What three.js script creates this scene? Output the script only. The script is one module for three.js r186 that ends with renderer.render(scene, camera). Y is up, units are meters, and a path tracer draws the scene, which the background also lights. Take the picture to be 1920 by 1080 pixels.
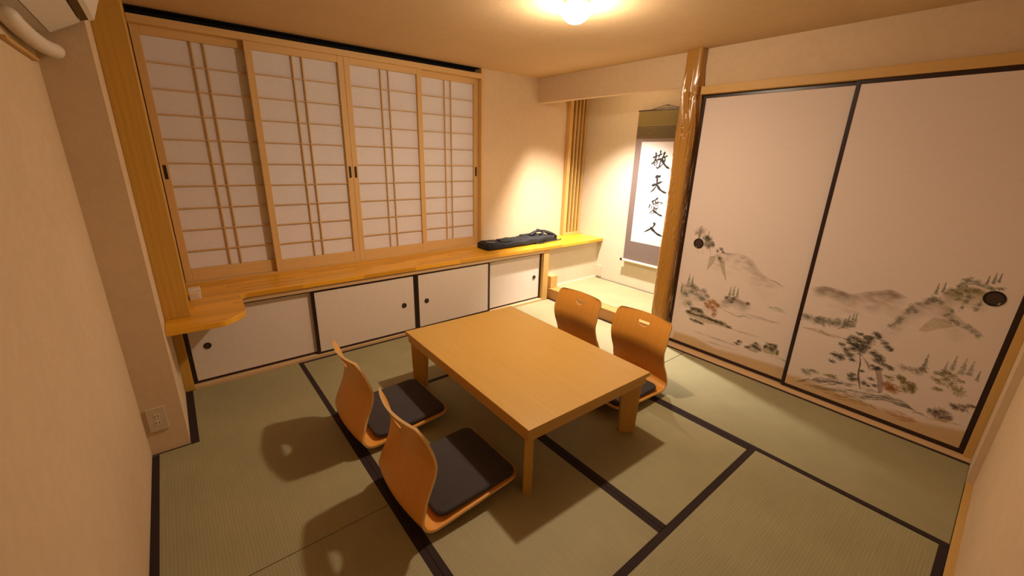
import * as THREE from 'three';
import { RoundedBoxGeometry } from 'three/addons/geometries/RoundedBoxGeometry.js';
import { mergeGeometries, mergeVertices, toCreasedNormals } from 'three/addons/utils/BufferGeometryUtils.js';
import { RectAreaLightUniformsLib } from 'three/addons/lights/RectAreaLightUniformsLib.js';
import { Brush, Evaluator, SUBTRACTION } from 'three-bvh-csg';

// ---------------------------------------------------------------- camera, exposure
const scene = new THREE.Scene();
scene.background = new THREE.Color(0x000000);
const camera = new THREE.PerspectiveCamera(69.80, 1920 / 1080, 0.02, 30);
camera.position.set(-2.8314, 1.3823, 2.8491);
camera.rotation.set(-17.754 * Math.PI / 180, -39.389 * Math.PI / 180, 1.587 * Math.PI / 180, 'YXZ');
scene.add(camera);
const renderer = new THREE.WebGLRenderer({ antialias: true });
renderer.toneMapping = THREE.LinearToneMapping;
renderer.toneMappingExposure = 0.98;
renderer.shadowMap.enabled = true;
RectAreaLightUniformsLib.init();
// the two lamps of the room; their lights are set in their builders below
const ROOM_LAMP = { x: -1.17, y: 2.005, z: 1.25, color: new THREE.Color().setRGB(1, 0.78, 0.56), power: 1.95, down: 5.4 };
const ALCOVE_LAMP = { x: 0.215, y: 2.035, z: 0.40, color: new THREE.Color().setRGB(1, 0.89, 0.76), power: 38.0 };

// ---------------------------------------------------------------- helpers
let seed = 20240611;
const rnd = () => { seed = (seed * 1664525 + 1013904223) >>> 0; return seed / 4294967296; };
const rr = (a, b) => a + (b - a) * rnd();
const hash = (x, y, s = 0) => { let h = (x * 374761393 + y * 668265263 + s * 982451653) | 0; h = Math.imul(h ^ (h >>> 13), 1274126177); return ((h ^ (h >>> 16)) >>> 0) / 4294967296; };
function tnoise(x, y, px, py, s) {           // tiling value noise
  const xi = Math.floor(x), yi = Math.floor(y), fx = x - xi, fy = y - yi;
  const u = fx * fx * (3 - 2 * fx), v = fy * fy * (3 - 2 * fy), m = (a, p) => ((a % p) + p) % p;
  const a = hash(m(xi, px), m(yi, py), s), b = hash(m(xi + 1, px), m(yi, py), s), c = hash(m(xi, px), m(yi + 1, py), s), d = hash(m(xi + 1, px), m(yi + 1, py), s);
  return (a + (b - a) * u) * (1 - v) + (c + (d - c) * u) * v;
}
function dataTex(w, h, fn, sizeU, sizeV, srgb = true) {
  const d = new Uint8Array(w * h * 4);
  for (let j = 0; j < h; j++) for (let i = 0; i < w; i++) {
    const c = fn(i / w, j / h), k = (j * w + i) * 4;
    for (let q = 0; q < 3; q++) d[k + q] = Math.max(0, Math.min(255, Math.round((Array.isArray(c) ? c[q] : c) * 255)));
    d[k + 3] = 255;
  }
  const t = new THREE.DataTexture(d, w, h, THREE.RGBAFormat);
  t.wrapS = t.wrapT = THREE.RepeatWrapping; t.magFilter = THREE.LinearFilter; t.minFilter = THREE.LinearMipmapLinearFilter; t.generateMipmaps = true;
  if (srgb) t.colorSpace = THREE.SRGBColorSpace;
  t.repeat.set(1 / sizeU, 1 / sizeV); t.needsUpdate = true;
  return t;
}
// wood grain: u runs with the grain
const grainFine = dataTex(512, 512, (u, v) => {
  const w = tnoise(u * 4, v * 8, 4, 8, 1) * 0.03;
  const n = 0.5 * tnoise(u * 3, (v + w) * 48, 3, 48, 2) + 0.3 * tnoise(u * 8, v * 128, 8, 128, 3) + 0.2 * tnoise(u * 40, v * 256, 40, 256, 4);
  const g = 0.945 + 0.055 * n; return [g, g * 0.985, g * 0.95];
}, 0.9, 0.35);
const grainBold = dataTex(512, 512, (u, v) => {
  const w = tnoise(u * 3, v * 4, 3, 4, 11) * 0.10 + tnoise(u * 7, v * 9, 7, 9, 12) * 0.02;
  const ring = 0.5 + 0.5 * Math.sin((v + w) * Math.PI * 2 * 14);
  const n = 0.30 * ring * ring + 0.45 * tnoise(u * 4, v * 90, 4, 90, 13) + 0.2 * tnoise(u * 30, v * 256, 30, 256, 14);
  const g = 1 - 0.12 * n; return [g, g * 0.985, g * 0.95];
}, 0.9, 0.30);
// glued staves of the counter: narrow boards of slightly different tone, butt jointed
const stave = dataTex(1024, 512, (u, v) => {
  const row = Math.floor(v * 10), off = hash(row, 3, 7), col = Math.floor((u + off) * 4) % 4;
  const tone = hash(row, col, 9);
  const n = 0.5 * tnoise(u * 6, v * 100, 6, 100, 22) + 0.5 * tnoise(u * 40, v * 256, 40, 256, 23);
  const g = 0.80 + 0.14 * tone + 0.06 * n; return [g, g * (0.95 + 0.03 * tone), g * (0.86 + 0.08 * tone)];
}, 1.6, 0.36);
const tatamiBump = dataTex(512, 512, (u, v) => {
  const rib = Math.pow(Math.abs(Math.sin(v * Math.PI * 16)), 0.7);
  const weave = 0.5 + 0.5 * Math.sin(u * Math.PI * 2 * 48 + (Math.floor(v * 16) % 2) * Math.PI);
  return 0.15 + 0.62 * rib + 0.13 * weave + 0.1 * tnoise(u * 64, v * 64, 64, 64, 31);
}, 0.176, 0.176, false);
const tatamiColor = dataTex(512, 512, (u, v) => {
  const rib = Math.pow(Math.abs(Math.sin(v * Math.PI * 64)), 0.8);
  const n = 0.5 * tnoise(u * 6, v * 6, 6, 6, 33) + 0.5 * tnoise(u * 12, v * 256, 12, 256, 34);
  const g = 0.86 + 0.09 * n + 0.05 * rib; return [g, g, g * 0.97];
}, 0.704, 0.704);
const plasterBump = dataTex(512, 512, (u, v) => 0.5 * tnoise(u * 64, v * 64, 64, 64, 41) + 0.3 * tnoise(u * 128, v * 128, 128, 128, 42) + 0.2 * tnoise(u * 24, v * 24, 24, 24, 43), 0.35, 0.35, false);
const plasterColor = dataTex(256, 256, (u, v) => { const n = 0.5 * tnoise(u * 5, v * 5, 5, 5, 44) + 0.5 * tnoise(u * 40, v * 40, 40, 40, 45); const g = 0.95 + 0.05 * n; return [g, g, g]; }, 0.9, 0.9);
const paperColor = dataTex(512, 512, (u, v) => { const n = 0.6 * tnoise(u * 90, v * 12, 90, 12, 51) + 0.4 * tnoise(u * 14, v * 100, 14, 100, 52); const g = 0.97 + 0.03 * n; return [g, g, g]; }, 0.4, 0.4);
const clothColor = dataTex(256, 256, (u, v) => { const g = 0.82 + 0.10 * (0.5 + 0.5 * Math.sin(u * Math.PI * 2 * 64) * Math.sin(v * Math.PI * 2 * 64)) + 0.08 * tnoise(u * 40, v * 40, 40, 40, 61); return g; }, 0.12, 0.12);

const C = (r, g, b) => new THREE.Color().setRGB(r, g, b);
const mat = (o) => new THREE.MeshStandardMaterial({ roughness: 0.8, ...o });
const M = {
  plaster: mat({ color: C(0.68, 0.52, 0.34), map: plasterColor, bumpMap: plasterBump, bumpScale: 0.0004, roughness: 0.95 }),
  plasterAlcove: mat({ color: C(0.66, 0.57, 0.43), map: plasterColor, bumpMap: plasterBump, bumpScale: 0.0004, roughness: 0.95 }),
  ceiling: mat({ color: C(0.64, 0.46, 0.26), map: plasterColor, bumpMap: plasterBump, bumpScale: 0.0003, roughness: 0.95 }),
  tatami: mat({ color: C(0.345, 0.315, 0.185), map: tatamiColor, bumpMap: tatamiBump, bumpScale: 0.0004, roughness: 0.62 }),
  heri: mat({ color: C(0.022, 0.008, 0.008), map: clothColor, roughness: 0.85 }),
  slab: mat({ color: C(0.20, 0.15, 0.09), map: grainBold, roughness: 0.9 }),
  shoji: mat({ color: C(0.72, 0.49, 0.22), map: grainFine, roughness: 0.55 }),
  bar: mat({ color: C(0.7, 0.49, 0.25), map: grainFine, roughness: 0.6 }),
  shojiPaper: mat({ color: C(0.78, 0.76, 0.82), map: paperColor, roughness: 0.95 }),
  counter: new THREE.MeshPhysicalMaterial({ color: C(0.9, 0.48, 0.03), map: stave, roughness: 0.38, clearcoat: 0.25, clearcoatRoughness: 0.35 }),
  panel: mat({ color: C(0.62, 0.36, 0.06), map: grainBold, roughness: 0.5 }),
  trim: mat({ color: C(0.62, 0.39, 0.13), map: grainFine, roughness: 0.55 }),
  paleTrim: mat({ color: C(0.66, 0.46, 0.27), map: grainFine, roughness: 0.55 }),
  slatBack: mat({ color: C(0.16, 0.075, 0.018), map: grainFine, roughness: 0.6 }),
  step: mat({ color: C(0.5, 0.25, 0.08), map: grainFine, roughness: 0.4 }),
  table: new THREE.MeshPhysicalMaterial({ color: C(0.56, 0.335, 0.072), map: grainFine, roughness: 0.42, clearcoat: 0.15, clearcoatRoughness: 0.4 }),
  chair: new THREE.MeshPhysicalMaterial({ color: C(0.76, 0.35, 0.055), map: grainFine, roughness: 0.42, clearcoat: 0.2, clearcoatRoughness: 0.35 }),
  plyEdge: mat({ color: C(0.88, 0.64, 0.34), map: grainFine, roughness: 0.5 }),
  post: new THREE.MeshPhysicalMaterial({ color: C(0.43, 0.22, 0.04), map: grainBold, roughness: 0.32, clearcoat: 0.7, clearcoatRoughness: 0.18 }),
  lacquer: mat({ color: C(0.022, 0.008, 0.008), roughness: 0.35 }),
  blackGap: mat({ color: C(0.006, 0.005, 0.006), roughness: 0.9 }),
  fusuma: mat({ color: C(0.75, 0.65, 0.58), map: paperColor, roughness: 0.9 }),
  pull: mat({ color: C(0.03, 0.02, 0.02), roughness: 0.3, metalness: 0.6 }),
  pullDish: mat({ color: C(0.07, 0.05, 0.045), roughness: 0.4, metalness: 0.5 }),
  cushion: mat({ color: C(0.06, 0.05, 0.054), map: clothColor, roughness: 0.95 }),
  plastic: mat({ color: C(0.74, 0.68, 0.60), roughness: 0.45 }),
  plasticDark: mat({ color: C(0.012, 0.012, 0.014), roughness: 0.35 }),
  plate: mat({ color: C(0.60, 0.49, 0.36), roughness: 0.5 }),
  socket: mat({ color: C(0.66, 0.56, 0.43), roughness: 0.5 }),
  bag: mat({ color: C(0.007, 0.0075, 0.012), map: clothColor, roughness: 0.8 }),
  bagStrap: mat({ color: C(0.010, 0.008, 0.010), map: clothColor, roughness: 0.75 }),
  zip: mat({ color: C(0.55, 0.54, 0.56), roughness: 0.35, metalness: 0.4 }),
  scrollEdge: mat({ color: C(0.19, 0.135, 0.12), map: clothColor, roughness: 0.9 }),
  scrollTop: mat({ color: C(0.20, 0.14, 0.045), map: clothColor, roughness: 0.85 }),
  roller: mat({ color: C(0.82, 0.74, 0.52), roughness: 0.5 }),
};
function num(name) { num.seen ??= new Map(); const n = num.seen.get(name) ?? 0; num.seen.set(name, n + 1); return n ? `${name}_${String(n).padStart(3, '0')}` : name; }
const shade = (o) => { o.castShadow = true; o.receiveShadow = true; return o; };
// metre uvs by the side a triangle faces; u follows the grain axis
function metreUV(g, grain = 'x', off = true) {
  g = g.index ? g.toNonIndexed() : g;
  const p = g.attributes.position, uv = new Float32Array(p.count * 2), ou = off ? rnd() * 3 : 0, ov = off ? rnd() * 3 : 0;
  const a = new THREE.Vector3(), b = new THREE.Vector3(), c = new THREE.Vector3();
  const ax = 'xyz'.indexOf(grain);
  for (let i = 0; i < p.count; i += 3) {
    a.fromBufferAttribute(p, i); b.fromBufferAttribute(p, i + 1); c.fromBufferAttribute(p, i + 2);
    const n = b.clone().sub(a).cross(c.clone().sub(a)), q = [Math.abs(n.x), Math.abs(n.y), Math.abs(n.z)], d = q.indexOf(Math.max(...q));
    let uA, vA;
    if (d === ax) { [uA, vA] = [0, 1, 2].filter((k) => k !== d); } else { uA = ax; vA = 3 - ax - d; }
    [a, b, c].forEach((v, k) => { uv[(i + k) * 2] = v.getComponent(uA) + ou; uv[(i + k) * 2 + 1] = v.getComponent(vA) + ov; });
  }
  g.setAttribute('uv', new THREE.BufferAttribute(uv, 2));
  return g;
}
// a box from corner to corner, edges slightly rounded
function bx(x0, x1, y0, y1, z0, z1, grain, r = 0.0015) {
  const w = x1 - x0, h = y1 - y0, d = z1 - z0;
  const g = r > 0 ? new RoundedBoxGeometry(w, h, d, 1, Math.min(r, w / 3, h / 3, d / 3)) : new THREE.BoxGeometry(w, h, d);
  g.translate((x0 + x1) / 2, (y0 + y1) / 2, (z0 + z1) / 2);
  const long = grain ?? (w >= h && w >= d ? 'x' : h >= d ? 'y' : 'z');
  return metreUV(g, long);
}
const wbx = (x0, x1, y0, y1, z0, z1) => bx(x0, x1, y0, y1, z0, z1, undefined, 0);
function strip(g) { for (const k of Object.keys(g.attributes)) if (!['position', 'normal', 'uv'].includes(k)) g.deleteAttribute(k); return g; }
function merge(list) { return list.length === 1 ? list[0] : mergeGeometries(list.map((g) => strip(g.index ? g.toNonIndexed() : g))); }
function mesh(name, geo, m, parent) { const o = shade(new THREE.Mesh(Array.isArray(geo) ? merge(geo) : geo, m)); o.name = parent ? name : num(name); (parent ?? scene).add(o); return o; }
function group(name, x = 0, y = 0, z = 0) { const g = new THREE.Group(); g.name = num(name); g.position.set(x, y, z); scene.add(g); return g; }
function tag(o, label, category, grp) { Object.assign(o.userData, { label, category }); if (grp) o.userData.group = grp; return o; }
function structure(o, label) { o.userData.kind = 'structure'; if (label) o.userData.label = label; return o; }
function tubeGeo(pts, r, seg = 24, rad = 8, closed = false) { return new THREE.TubeGeometry(new THREE.CatmullRomCurve3(pts.map((p) => new THREE.Vector3(...p)), closed), seg, r, rad, closed); }
function cyl(r0, r1, h, x, y, z, seg = 24, axis = 'y') { const g = new THREE.CylinderGeometry(r0, r1, h, seg); if (axis === 'x') g.rotateZ(Math.PI / 2); if (axis === 'z') g.rotateX(Math.PI / 2); g.translate(x, y, z); return g; }
function sheet(outline, y0, y1, bevel = 0.0015) {            // a flat board from an outline in x and z
  const s = new THREE.Shape(outline.map(([x, z]) => new THREE.Vector2(x, -z)));
  const g = new THREE.ExtrudeGeometry(s, { depth: y1 - y0 - 2 * bevel, bevelEnabled: bevel > 0, bevelThickness: bevel, bevelSize: bevel, bevelOffset: -bevel, bevelSegments: 2 });
  g.rotateX(-Math.PI / 2); g.translate(0, y0 + bevel, 0);
  return g;
}

// ================================================================ THE ROOM
const H = 2.086;                                    // ceiling height
// ---- floor of tatami
const floor = structure(group('floor'));
mesh('floor_slab', wbx(-3.2, 0.2, -0.12, -0.05, -0.1, 3.1), M.slab, floor);
const HW = 0.028;
function tatami(parent, outline, along, borders, y = 0, t = 0.05) {
  const g0 = 0.0008;
  const g = metreUV(sheet(outline, y - t, y, 0.002), along);
  const m = mesh('tatami_mat', g, M.tatami, parent);
  for (const [x0, x1, z0, z1] of borders) mesh('border_strip', bx(x0 + g0, x1 - g0, y - 0.004, y + 0.0012, z0 + g0, z1 - g0, undefined, 0.0008), M.heri, m);
  return m;
}
const rect = (x0, x1, z0, z1, g = 0.0008) => [[x0 + g, z0 + g], [x1 - g, z0 + g], [x1 - g, z1 - g], [x0 + g, z1 - g]];
const XW = -3.109, XC = -2.964, ZC = 0.565, X1 = -2.326, X2 = -1.553, X3 = -0.757, ZB = 0.748, ZF = 2.266, ZE = 2.988;
tatami(floor, [[XC + 0.001, 0.001], [X1 - 0.001, 0.001], [X1 - 0.001, 1.502], [XW + 0.001, 1.502], [XW + 0.001, ZC + 0.001], [XC + 0.001, ZC + 0.001]], 'z',
  [[XC, XC + 0.036, 0, ZC + 0.012], [XW, XW + HW, ZC + 0.012, 1.502], [XW, XC, ZC, ZC + 0.010], [X1 - HW, X1, 0, 1.502]]);
tatami(floor, rect(XW, X1, 1.504, ZE), 'z', [[XW, XW + HW, 1.504, ZE], [X1 - HW, X1, 1.504, ZE]]);
tatami(floor, rect(X1, X3, 0, ZB), 'x', [[X1, X3, 0, HW - 0.006], [X1, X3, ZB - HW, ZB]]);
tatami(floor, rect(X1, X2, ZB, ZF), 'z', [[X1, X1 + HW, ZB, ZF], [X2 - HW, X2, ZB, ZF]]);
tatami(floor, rect(X2, X3, ZB, ZF), 'z', [[X2, X2 + HW, ZB, ZF], [X3 - HW - 0.003, X3, ZB, ZF]]);
tatami(floor, rect(X1, X3, ZF, ZE), 'x', [[X1, X3, ZF, ZF + 0.031], [X1, X3, ZE - HW, ZE]]);
tatami(floor, rect(X3, 0, 0, 1.491), 'z', [[X3, X3 + 0.031, 0, 1.491], [-0.022, 0, 0, 1.491]]);
tatami(floor, rect(X3, 0, 1.493, ZE), 'z', [[X3, X3 + 0.031, 1.493, ZE], [-0.022, 0, 1.493, ZE]]);

// ---- walls and ceiling
structure(mesh('ceiling', wbx(-3.25, 0.95, H, H + 0.1, -0.70, 3.15), M.ceiling));
const wl = structure(group('wall_left'));
mesh('wall_panel', wbx(XW - 0.1, XW, -0.1, H, -0.7, 3.15), M.plaster, wl);
mesh('pilaster', wbx(XW, XC, -0.05, H, -0.38, ZC), M.plaster, wl);
const wf = structure(group('wall_front'));
mesh('wall_panel', wbx(-3.2, -0.2, -0.1, H, 3.013, 3.12), M.plaster, wf);
mesh('corner_pillar', wbx(-0.2, 0.25, -0.1, H, ZE, 3.12), M.plaster, wf);
const wb = structure(group('wall_back'));
mesh('wall_panel', wbx(-0.567, 0.95, -0.05, H, -0.66, -0.385), M.plaster, wb);
mesh('wall_panel', wbx(-3.15, -0.56, 0.0, H, -0.75, -0.56), M.plaster, wb);
mesh('shadow_gap', [wbx(-2.86, -0.592, 2.044, H, -0.50, -0.47), wbx(-2.86, -0.592, H - 0.004, H, -0.50, -0.385)], M.blackGap, wb);
const wr = structure(group('wall_right'));
mesh('upper_wall', wbx(0.081, 0.19, 1.86, H, 1.275, 3.05), M.plaster, wr);
mesh('drop_beam', wbx(0.081, 0.145, 1.872, H, -0.39, 1.275), M.plaster, wr);
mesh('closet_back', wbx(0.16, 0.19, -0.05, 1.9, 1.275, 3.05), M.plaster, wr);
const wa = structure(group('wall_alcove'));
mesh('back_panel', wbx(0.77, 0.88, -0.05, H, -0.66, 1.35), M.plasterAlcove, wa);
mesh('end_panel', wbx(0.145, 0.78, -0.05, H, 1.285, 1.35), M.plasterAlcove, wa);
mesh('side_panel', wbx(-0.03, 0.775, -0.05, 0.518, -0.14, -0.052), M.plasterAlcove, wa);
mesh('skirting', bx(0.11, 0.77, 0.1, 0.112, -0.052, -0.044), M.roller, wa);

// ---- raised alcove floor
const fa = structure(group('floor_alcove'));
mesh('floor_slab', wbx(0.1, 0.78, -0.1, 0.055, -0.06, 1.3), M.slab, fa);
tatami(fa, rect(0.106, 0.768, -0.05, 1.284), 'z', [[0.106, 0.124, -0.05, 1.284], [0.755, 0.768, -0.05, 1.284]], 0.1, 0.045);
structure(mesh('trim_1', [bx(0.0, 0.105, 0.0, 0.108, -0.05, 1.16, 'z', 0.004)], M.step), 'stained wooden step edge of the raised alcove');
structure(mesh('trim_2', [bx(0.012, 0.105, 0.108, 0.232, -0.052, 0.002, 'y', 0.003)], M.trim), 'short wooden block standing at the end of the alcove step');

// ---- door surround on the right
structure(mesh('trim_3', [bx(0.0, 0.062, -0.05, 0.004, 1.16, ZE, 'z', 0.002), bx(0.066, 0.15, -0.05, 0.001, 1.16, ZE, 'z', 0.001)], M.paleTrim), 'pale wooden floor track below the painted sliding doors');
structure(mesh('trim_4', [bx(0.045, 0.15, 1.806, 1.857, 1.275, ZE, 'z', 0.003)], M.trim), 'wooden lintel above the painted sliding doors');
structure(mesh('trim_5', [bx(0.04, 0.15, 0.002, 1.806, 2.957, ZE, 'y', 0.002)], M.trim), 'narrow wooden door jamb in the corner beside the painted doors');
structure(mesh('trim_6', [bx(-3.108, -0.2, -0.05, 0.003, ZE + 0.001, 3.013, 'x', 0.001)], M.trim), 'flat wooden floor strip along the front wall');

// ---- painted sliding doors
const PAINT_LEFT = [["p",[1.335,0.093,1.502,0.1,1.671,0.073,1.89,0.096,2.119,0.111,2.147,-0.025,1.308,-0.095],5,0.9],["r",[1.499,0.711,1.567,0.764,1.589,0.783,1.672,0.785,1.716,0.793,1.767,0.778,1.802,0.753,1.833,0.709,1.878,0.68,1.93,0.66,1.998,0.642],0.13,4,0.5],["s",[1.59,0.776,1.627,0.776,1.673,0.781],0.006,1,0.5],["s",[1.913,0.663,1.955,0.656,1.999,0.639],0.006,4,0.7],["c",1.475,0.919,0.103,0,0.55],["c",1.461,0.886,0.081,0,0.55],["c",1.411,0.924,0.069,0,0.55],["d",1.461,0.863,0.022,0.018,1,0.55],["d",1.49,0.853,0.022,0.022,1,0.55],["d",1.51,0.826,0.018,0.015,1,0.55],["d",1.49,0.807,0.019,0.018,1,0.55],["d",1.519,0.816,0.011,0.011,1,0.55],["d",1.579,0.8,0.014,0.011,1,0.55],["d",1.596,0.785,0.01,0.007,1,0.55],["d",1.583,0.733,0.014,0.015,1,0.55],["d",1.555,0.784,0.007,0.012,1,0.55],["d",1.405,0.889,0.035,0.018,4,0.35],["d",1.418,0.91,0.031,0.022,4,0.35],["s",[1.463,0.829,1.484,0.775],0.006,2,0.6],["s",[1.497,0.816,1.511,0.757],0.005,2,0.6],["s",[1.415,0.762,1.422,0.743],0.004,3,0.6],["s",[1.45,0.768,1.458,0.746],0.004,3,0.6],["p",[1.51,0.737,1.554,0.75,1.545,0.694,1.506,0.63,1.505,0.677],2,0.5],["p",[1.571,0.738,1.615,0.724,1.634,0.659,1.655,0.583,1.614,0.643],2,0.6],["r",[1.331,0.454,1.364,0.493,1.409,0.525,1.455,0.5,1.513,0.47,1.567,0.436,1.633,0.395],0.16,4,0.5],["c",1.387,0.582,0.104,0,0.6],["c",1.415,0.568,0.08,0,0.6],["c",1.341,0.5,0.075,0,0.6],["d",1.438,0.479,0.032,0.024,0,0.55],["d",1.423,0.445,0.028,0.016,0,0.55],["d",1.484,0.429,0.032,0.02,0,0.55],["d",1.512,0.478,0.02,0.016,0,0.55],["d",1.542,0.445,0.015,0.015,0,0.55],["d",1.409,0.348,0.033,0.024,0,0.55],["d",1.381,0.417,0.033,0.025,0,0.55],["d",1.511,0.412,0.023,0.016,0,0.55],["d",1.569,0.404,0.019,0.016,3,0.6],["d",1.594,0.419,0.019,0.015,3,0.6],["d",1.612,0.404,0.022,0.015,3,0.6],["d",1.633,0.395,0.018,0.015,3,0.6],["d",1.59,0.373,0.022,0.016,3,0.6],["d",1.559,0.368,0.019,0.016,3,0.6],["d",1.613,0.356,0.018,0.015,3,0.6],["d",1.544,0.384,0.019,0.012,3,0.6],["d",1.61,0.326,0.018,0.02,3,0.6],["p",[1.395,0.274,1.451,0.33,1.511,0.341,1.541,0.312,1.6,0.293,1.677,0.298,1.726,0.278,1.766,0.26,1.697,0.252,1.62,0.25,1.561,0.242,1.489,0.252,1.434,0.252],2,0.55],["d",1.428,0.289,0.029,0.012,1,0.75],["d",1.465,0.318,0.032,0.016,1,0.75],["d",1.511,0.319,0.024,0.016,1,0.75],["d",1.464,0.279,0.037,0.008,1,0.75],["d",1.521,0.284,0.032,0.012,1,0.75],["d",1.574,0.281,0.031,0.012,1,0.75],["d",1.635,0.276,0.029,0.012,1,0.75],["d",1.685,0.276,0.028,0.011,1,0.75],["d",1.728,0.267,0.021,0.008,1,0.75],["d",1.61,0.28,0.022,0.008,1,0.75],["d",1.458,0.234,0.02,0.008,1,0.75],["d",1.492,0.232,0.028,0.012,1,0.75],["d",1.535,0.229,0.023,0.008,1,0.75],["c",1.693,0.558,0.073,0,0.5],["c",1.716,0.568,0.066,0,0.5],["c",1.742,0.564,0.066,0,0.5],["d",1.68,0.469,0.017,0.011,1,0.65],["d",1.722,0.477,0.02,0.015,1,0.65],["d",1.708,0.453,0.018,0.011,1,0.65],["d",1.819,0.47,0.016,0.01,1,0.65],["r",[1.645,0.434,1.683,0.47,1.737,0.493,1.79,0.477,1.836,0.468],0.06,4,0.4],["s",[1.678,0.376,1.723,0.37,1.776,0.363,1.812,0.375,1.861,0.372],0.008,1,0.5],["s",[1.765,0.384,1.868,0.394,1.967,0.392,2.029,0.398],0.014,4,0.4],["s",[1.494,0.15,1.617,0.151,1.715,0.15,1.801,0.15],0.012,0,0.45],["s",[1.585,0.105,1.684,0.109,1.796,0.115],0.01,0,0.35],["s",[1.751,0.259,1.841,0.259,1.927,0.263],0.01,4,0.4],["p",[1.853,0.159,1.889,0.193,1.918,0.22,1.95,0.213,1.968,0.172,1.932,0.146,1.887,0.148],2,0.6],["p",[1.964,0.191,1.977,0.227,2.011,0.252,2.041,0.248,2.058,0.209,2.07,0.183,2.027,0.173,1.979,0.169],2,0.65],["d",1.816,0.185,0.017,0.012,1,0.7],["d",1.805,0.168,0.02,0.008,1,0.7],["d",1.876,0.168,0.019,0.008,1,0.7],["d",1.914,0.191,0.022,0.012,1,0.7],["d",1.923,0.214,0.016,0.007,1,0.7],["d",1.946,0.18,0.019,0.011,1,0.7],["d",1.98,0.213,0.015,0.011,1,0.7],["d",2.004,0.238,0.024,0.007,1,0.7],["d",2.038,0.232,0.011,0.017,1,0.7],["d",2.02,0.209,0.021,0.015,1,0.7],["d",2.057,0.197,0.008,0.017,1,0.7],["s",[2.013,0.16,2.093,0.162,2.126,0.153],0.01,4,0.5],["s",[1.942,0.485,1.996,0.484,2.043,0.48],0.022,0,0.45]];
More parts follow.
